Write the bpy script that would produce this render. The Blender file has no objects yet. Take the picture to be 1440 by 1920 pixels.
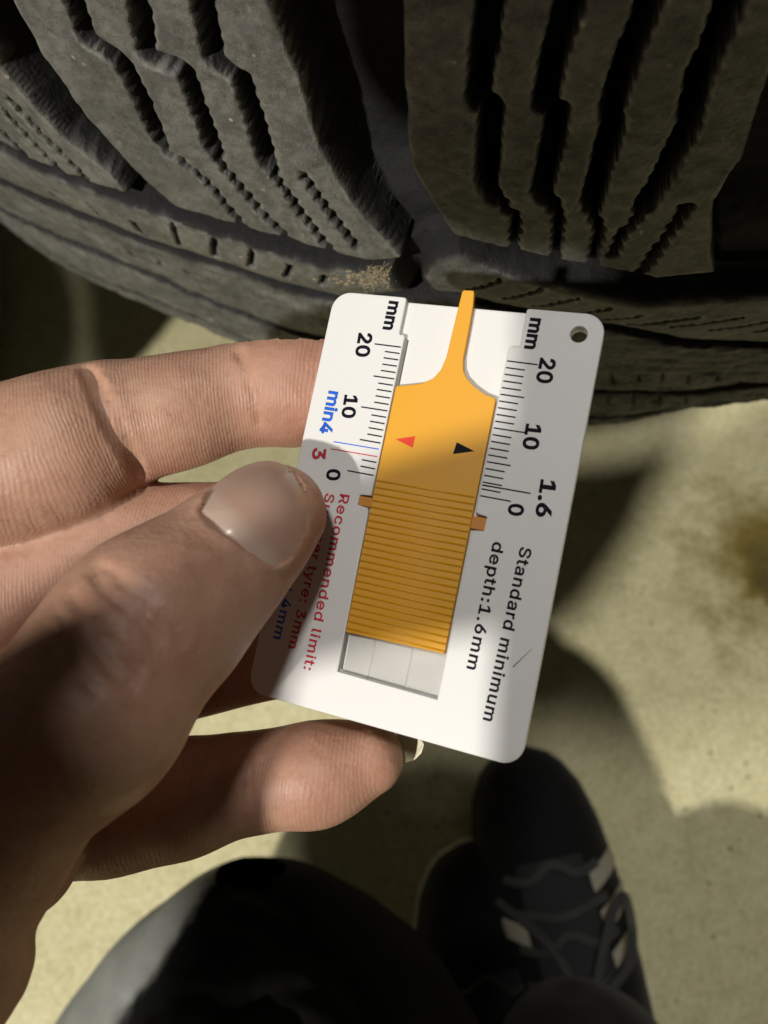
import bpy, bmesh, math, random, os
import numpy as np
from mathutils import Vector, Matrix
random.seed(4); rng = np.random.default_rng(4)
C = bpy.context.scene.collection
MM = 0.001
# ------------------------------------------------------------------ frame of the place
# metres; floor at z = 0; the phone camera hangs H above it and looks down at 18 degrees off plumb
H = 0.470
_th, _ph = 0.31, 1.32
DN = np.array([math.sin(_th)*math.cos(_ph), math.sin(_th)*math.sin(_ph), math.cos(_th)])   # plumb line, in camera axes
E1 = np.cross([0, 1, 0], DN); E1 /= np.linalg.norm(E1)
E2 = np.cross(DN, E1)
ROT = np.array([E1, -E2, -DN])
def W(p):                                   # camera axes (mm, x right, y down, z ahead) -> world metres
    return (np.asarray(p, float) @ ROT.T)*MM + np.array([0, 0, H])
FPX = 1400.0
def P3(px, py, z): return np.array([(px-720)/FPX*z, (py-960)/FPX*z, z])

# ------------------------------------------------------------------ camera
cd = bpy.data.cameras.new('phone_camera'); cam = bpy.data.objects.new('phone_camera', cd); C.objects.link(cam)
cd.sensor_fit = 'VERTICAL'; cd.sensor_height = 36; cd.sensor_width = 27; cd.lens = FPX/1920*36
cd.clip_start = 0.005; cd.clip_end = 50
M = Matrix.Identity(4)
cols = [E1*0, 0, 0]
for i, v in enumerate(([1, 0, 0], [0, -1, 0], [0, 0, -1])):
    w = ROT @ np.array(v, float)
    for j in range(3): M[j][i] = w[j]
M[2][3] = H
cam.matrix_world = M
cd.dof.use_dof = True; cd.dof.focus_distance = 0.116; cd.dof.aperture_fstop = 19
bpy.context.scene.camera = cam

# ------------------------------------------------------------------ world, lamps, exposure
sc = bpy.context.scene
wd = bpy.data.worlds.new('World'); sc.world = wd; wd.use_nodes = True
bg = wd.node_tree.nodes['Background']; bg.inputs[0].default_value = (1.0, .93, .80, 1); bg.inputs[1].default_value = 0.018
sc.view_settings.view_transform = 'Standard'; sc.view_settings.look = 'None'
sc.view_settings.exposure = 0; sc.view_settings.gamma = 1
def lamp(name, direction, aim, dist, power, size, col):
    ld = bpy.data.lights.new(name, 'AREA'); ld.shape = 'DISK'; ld.size = size; ld.energy = power; ld.color = col
    o = bpy.data.objects.new(name, ld); C.objects.link(o)
    d = ROT @ (np.array(direction, float)/np.linalg.norm(direction))
    o.location = Vector(W(aim)) - Vector(d)*dist
    o.rotation_euler = Vector(d).to_track_quat('-Z', 'Y').to_euler()
    return o
lamp('ceiling_lamp', (.65, -.42, 1.0), (0, 0, 115), 2.2, 47, .075, (1, .96, .88))
lamp('ceiling_lamp', (.15, .54, 1.0), (0, 0, 115), 2.4, 24, .28, (1, .97, .92))

# ------------------------------------------------------------------ helpers
def link(name, me, mat=None, parent=None, smooth=True):
    o = bpy.data.objects.new(name, me); C.objects.link(o)
    if mat is not None:
        me.materials.clear(); me.materials.append(mat)
    if parent is not None: o.parent = parent
    if smooth and len(me.polygons): me.polygons.foreach_set('use_smooth', np.ones(len(me.polygons), bool))
    return o
def mesh(name, verts, faces):
    me = bpy.data.meshes.new(name)
    verts = np.asarray(verts, np.float32)
    if isinstance(faces, np.ndarray) and faces.ndim == 2:
        n, k = faces.shape
        me.vertices.add(len(verts)); me.vertices.foreach_set('co', verts.ravel())
        me.loops.add(n*k); me.loops.foreach_set('vertex_index', faces.astype(np.int32).ravel())
        me.polygons.add(n); me.polygons.foreach_set('loop_start', np.arange(0, n*k, k, dtype=np.int32))
        me.update(calc_edges=True); me.validate()
    else:
        me.from_pydata([tuple(v) for v in verts], [], [tuple(f) for f in faces]); me.update()
    return me
def tag(o, label=None, cat=None, kind=None, group=None):
    for k, v in (('label', label), ('category', cat), ('kind', kind), ('group', group)):
        if v: o[k] = v
    return o
def empty(name, loc, label, cat, group=None):
    o = bpy.data.objects.new(name, None); C.objects.link(o); o.location = loc; o.empty_display_size = .01
    return tag(o, label, cat, None, group)

class NT:
    def __init__(s, name, rough=.5, col=(.5, .5, .5), spec=.5, **kw):
        s.m = bpy.data.materials.new(name); s.m.use_nodes = True; s.t = s.m.node_tree; s.b = s.t.nodes['Principled BSDF']
        s.b.inputs['Base Color'].default_value = (*col, 1); s.b.inputs['Roughness'].default_value = rough
        s.b.inputs['Specular IOR Level'].default_value = spec
        for k, v in kw.items(): s.b.inputs[k.replace('_', ' ')].default_value = v
        s.tc = None
    def coord(s, which='Object'):
        if s.tc is None: s.tc = s.t.nodes.new('ShaderNodeTexCoord')
        return s.tc.outputs[which]
    def node(s, typ, ins=None, **props):
        n = s.t.nodes.new(typ)
        for k, v in props.items(): setattr(n, k, v)
        for k, v in (ins or {}).items():
            if hasattr(v, 'is_output') or isinstance(v, bpy.types.NodeSocket): s.t.links.new(v, n.inputs[k])
            else: n.inputs[k].default_value = v
        return n
    def noise(s, scale, detail=4, rough=.55, vec=None, dist=0):
        return s.node('ShaderNodeTexNoise', {'Vector': vec or s.coord(), 'Scale': scale, 'Detail': detail, 'Roughness': rough, 'Distortion': dist}).outputs['Fac']
    def vor(s, scale, vec=None, feature='F1'):
        return s.node('ShaderNodeTexVoronoi', {'Vector': vec or s.coord(), 'Scale': scale}, feature=feature).outputs['Distance']
    def ramp(s, fac, stops, interp='LINEAR'):
        n = s.node('ShaderNodeValToRGB', {'Fac': fac}); e = n.color_ramp.elements; n.color_ramp.interpolation = interp
        while len(e) < len(stops): e.new(.5)
        for k, (p, c) in enumerate(stops):
            e[k].position = p; e[k].color = (*c, 1) if len(c) == 3 else c
        return n.outputs['Color']
    def mix(s, fac, a, b, typ='MIX'):
        n = s.t.nodes.new('ShaderNodeMix'); n.data_type = 'RGBA'; n.blend_type = typ
        for i, v in ((0, fac), (6, a), (7, b)):
            if isinstance(v, bpy.types.NodeSocket): s.t.links.new(v, n.inputs[i])
            elif isinstance(v, tuple): n.inputs[i].default_value = (*v, 1)
            else: n.inputs[i].default_value = v
        return n.outputs[2]
    def math(s, op, a, b=0, c=0):
        n = s.t.nodes.new('ShaderNodeMath'); n.operation = op
        for i, v in enumerate((a, b, c)):
            if isinstance(v, bpy.types.NodeSocket): s.t.links.new(v, n.inputs[i])
            else: n.inputs[i].default_value = v
        return n.outputs[0]
    def attr(s, name): return s.node('ShaderNodeAttribute', attribute_name=name).outputs['Fac']
    def base(s, sock): s.t.links.new(sock, s.b.inputs['Base Color']); return s
    def rough(s, sock): s.t.links.new(sock, s.b.inputs['Roughness']); return s
    def bump(s, h, dist, strength=1.0, prev=None):
        ins = {'Height': h, 'Distance': dist, 'Strength': strength}
        if prev is not None: ins['Normal'] = prev
        o = s.node('ShaderNodeBump', ins).outputs['Normal']; s.t.links.new(o, s.b.inputs['Normal']); return o

# ------------------------------------------------------------------ materials
def mat_floor():
    n = NT('concrete_floor', .75, spec=.25)
    big = n.noise(3.5, 5, .6); mid = n.noise(22, 6, .65); fine = n.noise(300, 5, .75)
    c = n.ramp(big, [(.3, (.60, .545, .28)), (.55, (.73, .67, .365)), (.75, (.80, .74, .43))])
    c = n.mix(.55, c, n.ramp(mid, [(.3, (.50, .455, .235)), (.5, (.72, .665, .37)), (.72, (.84, .79, .53))]))
    grain = n.noise(75, 6, .75)
    c = n.mix(.45, c, n.ramp(grain, [(.32, (.40, .36, .20)), (.5, (.70, .64, .36)), (.68, (.86, .81, .56))]))
    pit = n.ramp(n.vor(260), [(.12, (1, 1, 1)), (.26, (0, 0, 0))])
    c = n.mix(n.math('MULTIPLY', n.math('MULTIPLY', pit, n.ramp(n.noise(35, 3), [(.45, (0, 0, 0)), (.62, (1, 1, 1))])), .5), c, (.30, .275, .17))
    c = n.mix(.3, c, n.ramp(fine, [(.35, (.25, .23, .14)), (.6, (.7, .66, .46))]))
    # oil stain by the tyre, dark flecks
    pos = n.coord()
    sx = n.node('ShaderNodeSeparateXYZ', {'Vector': pos})
    def spot(x, y, r, wob=.5):
        dx = n.math('SUBTRACT', sx.outputs[0], x); dy = n.math('SUBTRACT', sx.outputs[1], y)
        dd = n.math('SQRT', n.math('ADD', n.math('MULTIPLY', dx, dx), n.math('MULTIPLY', dy, dy)))
        w = n.math('MULTIPLY', n.math('SUBTRACT', n.noise(28, 6, .7), .5), wob*2)
        return n.ramp(n.math('ADD', n.math('DIVIDE', dd, r), w), [(.25, (1, 1, 1)), (1.0, (0, 0, 0))])
    st = FPOS(1425, 1060)
    s1 = spot(st[0]+.012, st[1], .07, 1.1)
    c = n.mix(n.math('MULTIPLY', s1, .95), c, (.20, .145, .022))
    s2 = spot(st[0]+.022, st[1]-.010, .032, 1.5)
    c = n.mix(n.math('MULTIPLY', s2, .8), c, (.06, .05, .02))
    fl = n.ramp(n.vor(110), [(.10, (1, 1, 1)), (.17, (0, 0, 0))])
    keep = n.ramp(n.noise(9, 3), [(.52, (0, 0, 0)), (.60, (1, 1, 1))])
    c = n.mix(n.math('MULTIPLY', n.math('MULTIPLY', fl, keep), .75), c, (.12, .115, .09))
    n.base(c)
    b = n.bump(mid, .004, .25); b = n.bump(grain, .0016, .5, b); n.bump(fine, .0008, .6, b)
    return n.m
def FPOS(px, py, zw=0.0):                     # where the sight line through a picture point meets the height zw
    m = ROT @ np.array([(px-720)/FPX, (py-960)/FPX, 1.0])
    return np.array([0, 0, H]) + m*((zw-H)/m[2])
def mat_rubber():
    n = NT('dusty_rubber', .8, spec=.42)
    dust_shade = n.attr('dust_shade')
    a = n.noise(60, 6, .65); b = n.noise(420, 5, .7); g = n.noise(1500, 3, .7)
    st = n.node('ShaderNodeMapping', {'Vector': n.coord('Object'), 'Scale': (1, 1, .35)}).outputs[0]
    sc_ = n.noise(500, 5, .75, st)
    dustc = n.ramp(a, [(.3, (.125, .124, .114)), (.55, (.168, .166, .151)), (.75, (.215, .212, .193))])
    dustc = n.mix(.28, dustc, n.ramp(b, [(.3, (.08, .079, .072)), (.5, (.168, .166, .151)), (.75, (.25, .245, .218))]))
    dustc = n.mix(n.ramp(sc_, [(.60, (0, 0, 0)), (.72, (.45, .45, .45))]), dustc, (.34, .33, .285))
    patch = n.noise(95, 5, .7)
    dustc = n.mix(n.ramp(patch, [(.42, (.55, .55, .55)), (.56, (0, 0, 0))]), dustc, (.075, .075, .072))
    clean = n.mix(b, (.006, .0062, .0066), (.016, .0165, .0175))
    dustc = n.mix(n.math('MULTIPLY', n.math('SUBTRACT', n.math('MAXIMUM', dust_shade, 1.0), 1.0), .7), dustc, (.30, .295, .265))
    dust_shade = n.math('MINIMUM', dust_shade, 1.0)
    f = n.math('MULTIPLY', dust_shade, n.ramp(b, [(.25, (.62, .62, .62)), (.55, (1, 1, 1))]))
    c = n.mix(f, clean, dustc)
    fl = n.ramp(n.vor(330), [(.10, (1, 1, 1)), (.17, (0, 0, 0))])
    kp = n.ramp(n.noise(130, 2), [(.60, (0, 0, 0)), (.66, (1, 1, 1))])
    c = n.mix(n.math('MULTIPLY', n.math('MULTIPLY', fl, kp), dust_shade), c, (.42, .38, .30))
    n.base(c); n.rough(n.ramp(dust_shade, [(0, (.82, .82, .82)), (1, (.58, .58, .58))]))
    p = n.bump(b, .0008, .65); p = n.bump(sc_, .0006, .6, p); n.bump(g, .00012, .6, p)
    return n.m
def mat_skin():
    n = NT('skin', .5, spec=.4)
    n.b.inputs['Subsurface Weight'].default_value = .22; n.b.inputs['Subsurface Radius'].default_value = (1.0, .35, .2)
    n.b.inputs['Subsurface Scale'].default_value = .0016
    a = n.noise(55, 4, .55); b = n.noise(380, 5, .6); d = n.noise(160, 3, .6)
    c = n.ramp(a, [(.3, (.40, .228, .150)), (.55, (.465, .28, .185)), (.75, (.525, .33, .225))])
    c = n.mix(.35, c, n.ramp(b, [(.3, (.38, .20, .14)), (.7, (.60, .385, .285))]))
    blot = n.noise(85, 4, .6)
    c = n.mix(n.ramp(blot, [(.5, (0, 0, 0)), (.72, (.45, .45, .45))]), c, (.44, .20, .145))
    spk = n.noise(700, 2, .5)
    c = n.mix(n.ramp(spk, [(.60, (0, 0, 0)), (.72, (.35, .35, .35))]), c, (.30, .15, .095))
    red = n.attr('redness')
    c = n.mix(n.math('MULTIPLY', red, .55), c, (.44, .19, .13))
    n.base(c)
    # friction ridges follow the finger; fine lattice of skin lines elsewhere
    ru = n.attr('ridge_u'); rk = n.attr('ridge_k')
    w = n.math('SINE', n.math('ADD', n.math('MULTIPLY', ru, 2*math.pi/0.62), n.math('ADD', n.math('MULTIPLY', n.noise(70, 2, .45), 11.0), n.math('MULTIPLY', n.noise(420, 2, .5), 2.6))))
    p = n.bump(n.math('MULTIPLY', n.math('MULTIPLY', w, rk), n.ramp(n.noise(130, 2), [(.3, (.35, .35, .35)), (.65, (1, 1, 1))])), .000036, .5)
    v = n.vor(1500); p = n.bump(v, .00012, .30, p)
    p = n.bump(d, .0009, .35, p)
    n.bump(b, .0003, .35, p)
    n.rough(n.ramp(b, [(.3, (.42, .42, .42)), (.7, (.58, .58, .58))]))
    return n.m
def mat_plastic(name, col, rough=.35, sss=0, scuff=True):
    n = NT(name, rough, col, spec=.5)
    if sss:
        n.b.inputs['Subsurface Weight'].default_value = sss; n.b.inputs['Subsurface Radius'].default_value = (1, .9, .8); n.b.inputs['Subsurface Scale'].default_value = .0008
    a = n.noise(90, 4); b = n.noise(900, 3)
    dk = tuple(x*.90 for x in col)
    n.base(n.mix(n.ramp(a, [(.4, (0, 0, 0)), (.75, (.6, .6, .6))]), col, dk))
    p = n.bump(a, .0006, .10)
    n.bump(b, .00006, .25, p)
    n.rough(n.ramp(n.noise(250, 5, .7), [(.3, (rough*.8,)*3), (.7, (min(1, rough*1.25),)*3)]))
    return n.m
def mat_simple(name, col, rough=.6, spec=.3): 
    n = NT(name, rough, col, spec)
    b = n.noise(600, 3); n.base(n.mix(b, tuple(x*.8 for x in col), tuple(min(1, x*1.15) for x in col)))
    return n.m
def mat_cloth(name, col, scale=1.0, rough=.9):
    n = NT(name, rough, col, spec=.2); n.b.inputs['Sheen Weight'].default_value = .08
    a = n.noise(40*scale, 5); b = n.noise(900*scale, 3)
    n.base(n.mix(a, tuple(x*.72 for x in col), tuple(x*1.25 for x in col)))
    p = n.bump(a, .002, .3); n.bump(b, .0003, .5, p)
    return n.m
FLOOR = mat_floor(); RUB = mat_rubber(); SKIN = mat_skin()
WHITE = mat_plastic('white_plastic', (.76, .752, .74), .30, .15)
ORANGE = mat_plastic('orange_plastic', (.78, .37, .012), .42, .05)
RIDGE = mat_plastic('orange_plastic_polished', (.78, .37, .012), .2, .05)
WING = mat_plastic('orange_plastic_inside', (.62, .24, .02), .45)
INK = mat_simple('black_ink', (.008, .008, .014), .6, .08); REDI = mat_simple('red_ink', (.58, .04, .065), .6, .1); BLUEI = mat_simple('blue_ink', (.02, .13, .72), .6, .1)
TRI_R = mat_simple('red_mark', (.75, .06, .03), .4)
TROUSER = mat_cloth('grey_black_trouser_cloth', (.085, .09, .085), .5)
SHOEM = mat_cloth('black_shoe_textile', (.006, .0063, .0066), 1, .9); SOLEW = mat_simple('off_white_midsole', (.55, .52, .42), .6)
STRIPE = mat_simple('grey_stripe', (.34, .32, .25), .6); LACE = mat_cloth('dark_lace', (.045, .046, .044), 3)
STRAW = mat_simple('dry_straw', (.36, .295, .19), .85)

# ------------------------------------------------------------------ floor
bm = bmesh.new(); bmesh.ops.create_grid(bm, x_segments=1, y_segments=1, size=6)
me = bpy.data.meshes.new('floor'); bm.to_mesh(me); bm.free()
tag(link('floor', me, FLOOR), 'yellowish stained concrete floor', None, 'structure')

# ------------------------------------------------------------------ tyre, lying on its side above the floor
TX, TY = 59.4*MM, 415.3*MM           # axis
RT = 333.0
C1 = np.array([(-158,121.5),(-151,123),(-130,123.1),(-115.6,122.4),(-100.8,122.7),(-90.7,123.5),(-81.4,124.9),(-73.7,125.3),(-68,123),(-64,117),(-57.9,114.6),(-48.2,116),(-40.3,118),(-32.4,119.5),(-25.4,121),(-20,122.5),(-11,120.5),(0,122)])
RIBT = np.array([(-153,126.5),(-134,126.5),(-118.5,127.8),(-102.6,128.6),(-86.5,131),(-74,129),(-66,124),(-57.2,119.6),(-47.7,124.3),(-34,127.6),(-20.8,131),(-8.8,129.5),(5,128)])
C2 = np.array([(-184,148.5),(-164.7,146.1),(-146,144.7),(-134,145),(-116,144.8),(-95,146.5),(-84.6,146.5),(-71.3,141.5),(-64,138.5),(-57.2,138),(-47.8,140.1),(-28,143.6),(-19.5,146.1),(-6.8,150),(13.7,153)])
C3 = np.array([(-220,184),(-187.3,174.5),(-165,170.6),(-143.7,168.5),(-119.8,172.3),(-70,178),(-19.3,182.4),(3.1,181.9),(24,179.5)])
CE = np.array([(-230,214),(-197,207.7),(-168,200.9),(-140,198),(-70,208),(-13.6,211),(-1.9,206.2),(10.9,198),(31.9,196.7)])
G0l = [(-141.7,40),(-141.7,97.4),(-136.1,111.1),(-128.6,119),(-126.5,126)]; G0r = [(-127.5,40),(-128.3,81),(-128.8,91.4),(-126.6,102.8),(-122.4,113),(-115.6,122.4),(-112.5,128)]
G1l = [(-85,40),(-83.4,72.3),(-81.3,84.3),(-80.2,97.5),(-76.2,109.1),(-68.2,122.2),(-65,128)]; G1r = [(-65,40),(-65.1,70.1),(-65.3,82),(-65.4,97),(-63.4,102.6),(-57.9,114.6),(-55,121)]
G2l = [(-17.7,40),(-17.7,79),(-15.9,92.9),(-16.7,102),(-12.6,115.4),(-9,124)]
SL = [[(-115.6,78.1),(-116.7,84.3),(-112,87.4),(-111.5,96),(-111.8,105.5),(-109.2,107.3),(-105.9,110.3),(-99.8,125)],
      [(-103.9,75.7),(-106.3,85.1),(-100.5,86.7),(-100.7,96.5),(-100.9,104.9),(-99.4,108.4),(-96.1,115.8),(-89.8,126)],
      [(-93.4,73.8),(-94.6,83.6),(-91,86.1),(-90.8,95.3),(-90.9,103.5),(-89.8,107),(-86.4,116),(-81.2,127)],
      [(-84.2,105.8),(-81.5,112.3),(-76.5,122)]]
SR = [[(-53.9,69.1),(-54.5,76.6),(-54.9,83.9),(-52.9,85),(-52.9,93),(-52.8,101),(-51.3,104),(-47.4,107.5),(-46.8,118)],
      [(-44.4,68.6),(-45.2,75.9),(-45.6,83.9),(-43.5,85.6),(-43.5,94.2),(-43.8,101.7),(-40.3,106.7),(-38.8,121)],
      [(-35.2,68.2),(-35.9,75.4),(-36.3,84.6),(-35.4,87.4),(-35.6,96.9),(-35.3,104.7),(-33.0,109.2),(-32.2,122)],
      [(-26,72.2),(-26.3,79.1),(-25.2,87),(-25.9,95.2),(-27.6,107),(-29,110),(-29.6,116.1)],
      [(-20.4,104.5),(-21.9,112.7),(-24.2,126)]]
TK = [[(-170.2,135.5),(-166.9,142.5)],[(-155.2,135.6),(-153.6,141.9)],[(-142.7,133.5),(-142.1,140.6)],[(-131.4,133.7),(-132.5,142.4)],[(-119.1,129.7),(-122.5,140.6)],[(-109.5,130.1),(-113.5,140.4)],[(-101,130.9),(-104.1,139)],[(-92.9,133.3),(-95.8,139.8)],[(-85.2,133.8),(-87.2,139.1)]]
TKZ = [[(-55.2,133.6),(-48.5,126.3)],[(-47.7,135),(-40.3,127.9)],[(-41.4,137.5),(-33.3,130.2)],[(-33.3,138.6),(-26.1,132.9)],[(-27.7,140.7),(-19.5,135.3)],[(-20.6,141.8),(-8.2,135.8)],[(-12,142),(-.1,135.9)],[(-3.3,143.1),(6.4,138.4)]]
T2 = [[(-147.5,156.2),(-147.4,162.3)],[(-137,155.8),(-138.2,160.8)],[(-128.7,156.1),(-128.9,159)],[(-18.2,171.1),(-16.3,176.7)],[(-11.4,170.7),(-10.1,175.5)],[(-5.8,169.8),(-4.3,175.5)],[(.8,170.7),(2.3,175.6)],[(7.6,169.7),(8.8,174)],[(-16,185),(-15,189)],[(-9,185),(-8,190)],[(-2,185),(-1,190)],[(5,185),(6,190)]]
def sh(P, ds): return [(a+ds, b) for a, b in P]
sipes = SL+SR+[sh(p, -61) for p in SL]+[sh(p, 63) for p in SR]
laterals = [(G0l, G0r), (G1l, G1r), (G2l, sh(G1r, 63)), (sh(G0l, -62), sh(G0r, -61))]
for k in (-3, -2): sipes += [sh(p, 62.5*k+2) for p in SL]; laterals.append((sh(G0l, 62.5*k+1), sh(G0r, 62.5*k+1)))
for k in (2, 3): sipes += [sh(p, 63*k) for p in SR]; laterals.append((sh(G2l, 63*(k-1)), sh(G1r, 63*k)))
ticks = TK+[[(a-14.5*k, b) for a, b in TK[0]] for k in (1, 2, 3, 4, 5)]
zticks = TKZ+[[(a+9.5*k, b+1) for a, b in TKZ[-1]] for k in range(1, 9)]

def vnoise(s, h, scale, seed):
    """smooth value noise on the unrolled tread"""
    r = np.random.default_rng(seed); T = r.random((64, 64))
    x = s/scale+100.3; y = h/scale+57.1
    i = np.floor(x).astype(int); j = np.floor(y).astype(int); u = x-i; v = y-j
    u = u*u*(3-2*u); v = v*v*(3-2*v)
    g = lambda a, b: T[a % 64, b % 64]
    return (g(i, j)*(1-u)+g(i+1, j)*u)*(1-v)+(g(i, j+1)*(1-u)+g(i+1, j+1)*u)*v-.5
def sst(a, b, x):
    t = np.clip((x-a)/(b-a), 0, 1); return t*t*(3-2*t)
def seg_dist(S, Hh, poly, best, s_arr):
    lo = min(p[0] for p in poly)-5; hi = max(p[0] for p in poly)+5
    a = np.searchsorted(s_arr, lo); b = np.searchsorted(s_arr, hi)
    if a >= b: return
    s = S[:, a:b]; h = Hh[:, a:b]; bb = best[:, a:b]
    for (x0, y0), (x1, y1) in zip(poly[:-1], poly[1:]):
        dx, dy = x1-x0, y1-y0; L = dx*dx+dy*dy+1e-9
        t = np.clip(((s-x0)*dx+(h-y0)*dy)/L, 0, 1)
        np.minimum(bb, np.hypot(s-x0-t*dx, h-y0-t*dy), out=bb)
def tri(x): return np.abs((x % 1)-.5)*4-1
def relief(s_arr, h_arr):
    S, Hh = np.meshgrid(s_arr, h_arr)
    I = lambda c: np.interp(S, c[:, 0], c[:, 1])
    c1, rt, c2, c3, ce = I(C1), I(RIBT), I(C2), I(C3), I(CE)
    wob = vnoise(S, Hh, 3, 1)*.9+vnoise(S, Hh, 1.3, 2)*.3
    # base profile of the carcass skin, in mm of radius
    crown = -0.00045*(Hh-40)**2*(Hh < 400)
    R = RT+crown*0.0
    v = np.zeros_like(S)
    k = [(-1e3, 0.0), (0, 0.0)]
    prof = np.where(Hh < c1, 0.0, 0)
    t1 = np.clip((Hh-rt)/(c2-rt), 0, 1)
    prof = np.where(Hh >= rt, -4.2*t1**2.2, prof)
    t2 = np.clip((Hh-c2)/(c3-c2), 0, 1)
    prof = np.where(Hh >= c2, -4.2-3.0*t2-1.0*np.sin(np.pi*t2)*-.6, prof)
    t3 = np.clip((Hh-c3)/(ce-c3), 0, 1)
    prof = np.where(Hh >= c3, -7.2-2.6*t3+1.3*np.sin(np.pi*t3), prof)
    over = np.clip(Hh-ce, 0, None)
    prof = prof-np.where(over > 0, .55*over+.011*over**2, 0)
    up = np.clip(25-Hh, 0, None)
    prof = prof-np.where(up > 0, 1.5+.35*up+.011*up**2, 0)
    R = RT+prof
    # --- tread zone grooves
    ds = np.full(S.shape, 9.0)
    for p in sipes:
        p2 = [(p[0][0], 40.0)]+p if p[0][1] < 90 else p
        seg_dist(S, Hh, p2, ds, s_arr)
    wide = sst(106, 103, Hh)
    hw = .85+.90*wide
    jag = .42*tri(Hh/2.4+S*.05)*(1-.6*wide)
    d = ds-hw-jag-wob*.5
    for l, r in laterals:
        l = np.array(l); r = np.array(r)
        sl = np.interp(Hh, l[:, 1], l[:, 0]); sr = np.interp(Hh, r[:, 1], r[:, 0])
        inside = np.minimum(S-sl, sr-S)*.9
        d = np.minimum(d, -inside-wob*.4)
    inblk = Hh < (c1+rt)/2
    dc = np.minimum(99, (c1-Hh))
    d = np.where(inblk, np.minimum(d, dc-wob*.5), 9)
    d = np.where(Hh < 42, np.minimum(d, np.abs(Hh-33)-5), d)      # next groove up, out of the picture
    tread = np.where(inblk, 1, 0)
    lat_in = np.full(S.shape, -9.0)
    for l, r in laterals:
        l = np.array(l); r = np.array(r)
        sl = np.interp(Hh, l[:, 1], l[:, 0]); sr = np.interp(Hh, r[:, 1], r[:, 0])
        lat_in = np.maximum(lat_in, np.minimum(S-sl, sr-S))
    # shoulder rib
    rib = Hh >= (c1+rt)/2
    ribd = np.minimum(Hh-rt-wob*.4, 9)
    dtk = np.full(S.shape, 9.0)
    for p in ticks: seg_dist(S, Hh, p, dtk, s_arr)
    dz = np.full(S.shape, 9.0)
    for p in zticks: seg_dist(S, Hh, p, dz, s_arr)
    beads = .30+.35*np.cos((S+Hh*-.2)*2*np.pi/1.9)
    dt = np.minimum(dtk-.68-.32*tri(Hh/1.3)-wob*.25, dz-.26-beads*.62)
    # opening of the shoulder rib at the lateral groove
    go = np.minimum(S-np.interp(Hh, [120,130,142,150], [-70,-70.5,-68.5,-66]), np.interp(Hh, [120,130,138,150], [-61.0,-64,-62.5,-56])-S)
    ribd = np.minimum(ribd, -go-wob*.4)
    inrib = rib & (Hh < c2)
    depth_t = np.where(lat_in > -1.2, 12.0, 10.0)
    jogs = np.exp(-((Hh-86)/1.2)**2)+np.exp(-((Hh-105.5)/1.3)**2)
    depth_t = depth_t*(1-.45*jogs*(lat_in < 0))
    # tie bar across the lateral grooves near the shoulder
    tie = sst(106, 117, Hh)*sst(-1, 2, lat_in)
    depth_t = depth_t*(1-.35*tie)
    R = R-np.where(inblk, depth_t*sst(.12, -.62, d), 0)
    R = R-np.where(inblk & (d > 0), .40*np.clip(1-d/.9, 0, 1)**2, 0)
    R = R-np.where(rib & (Hh < c2+3), 6.0*sst(.3, -2.5, ribd)+.6*np.clip(1-np.abs(ribd)/1.5, 0, 1)**2*(ribd > 0), 0)
    R = R-np.where(inrib, 3.6*sst(.12, -.4, dt), 0)
    # groove under the rib and the two lower bands
    def circ(c, w, dep, top=1.0):
        x = (Hh-c)
        return dep*sst(w, w*.25, np.abs(x-w*.5))
    R = R-circ(c2+.6+wob*.3, 1.9, 6.5)-circ(c3+wob*.5, 1.5, 3.6)
    mid = c3+(ce-c3)*.62
    R = R-circ(mid+wob*.6, 1.3, 2.2)
    d2 = np.full(S.shape, 9.0)
    for p in T2: seg_dist(S, Hh, p, d2, s_arr)
    R = R-1.2*sst(.2, -.5, d2-.55)
    # wear
    wear = vnoise(S, Hh, 9, 3)*.35+vnoise(S, Hh, 2.2, 4)*.30+vnoise(S, Hh, .95, 5)*.17
    R = R+np.where(Hh > c2+2, wear*1.8+vnoise(S*.25, Hh, 1.6, 6)*.9, wear)
    dust_shade = np.where(inblk, sst(-.12, .30, d+wob*.2), 1.0)
    dust_shade = np.where(rib & (Hh < c2), np.minimum(sst(-.5, 1.8, ribd+wob*1.5), sst(-.1, .15, dt)), dust_shade)
    line = lambda c, w: np.clip(1.2-np.abs(Hh-c)/w, 0, 1)
    dust_shade = dust_shade*(1-.97*np.clip(line(c2+2.4+wob*.4, 2.0)*1.4, 0, 1))*(1-.9*line(c3+1.8+wob*.5, 1.5))*(1-.8*line(mid+1.4+wob*.6, 1.1))  # dust-free grooves, widened downwards to put the rib's shade into the colour
    dust_shade = dust_shade*np.interp(S, [-80, -60], [1, .8])  # right part darkened: its shade is put into the colour
    dust_shade = dust_shade*np.where(Hh > c2+3, .72+.55*np.clip(vnoise(S*.3, Hh, 2.2, 9)+.25, -.4, .5), 1.0)
    wedge = np.exp(-((np.where(inblk, d, np.minimum(ribd, dt))-.40)/.32)**2)*(Hh < c2+1)*np.clip(.5+vnoise(S, Hh, 4, 12)*1.6, 0, 1)
    dust_shade = np.clip(dust_shade, 0, 1)+.9*wedge*(dust_shade > .4)
    lab = np.where(inblk & (d > -.85) & (Hh < 140) & (Hh > 39), 1, 0)
    lab = np.where(inrib & (ribd > -1.5), 2, lab)
    return R, np.clip(dust_shade, 0, 1.9), lab

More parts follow.
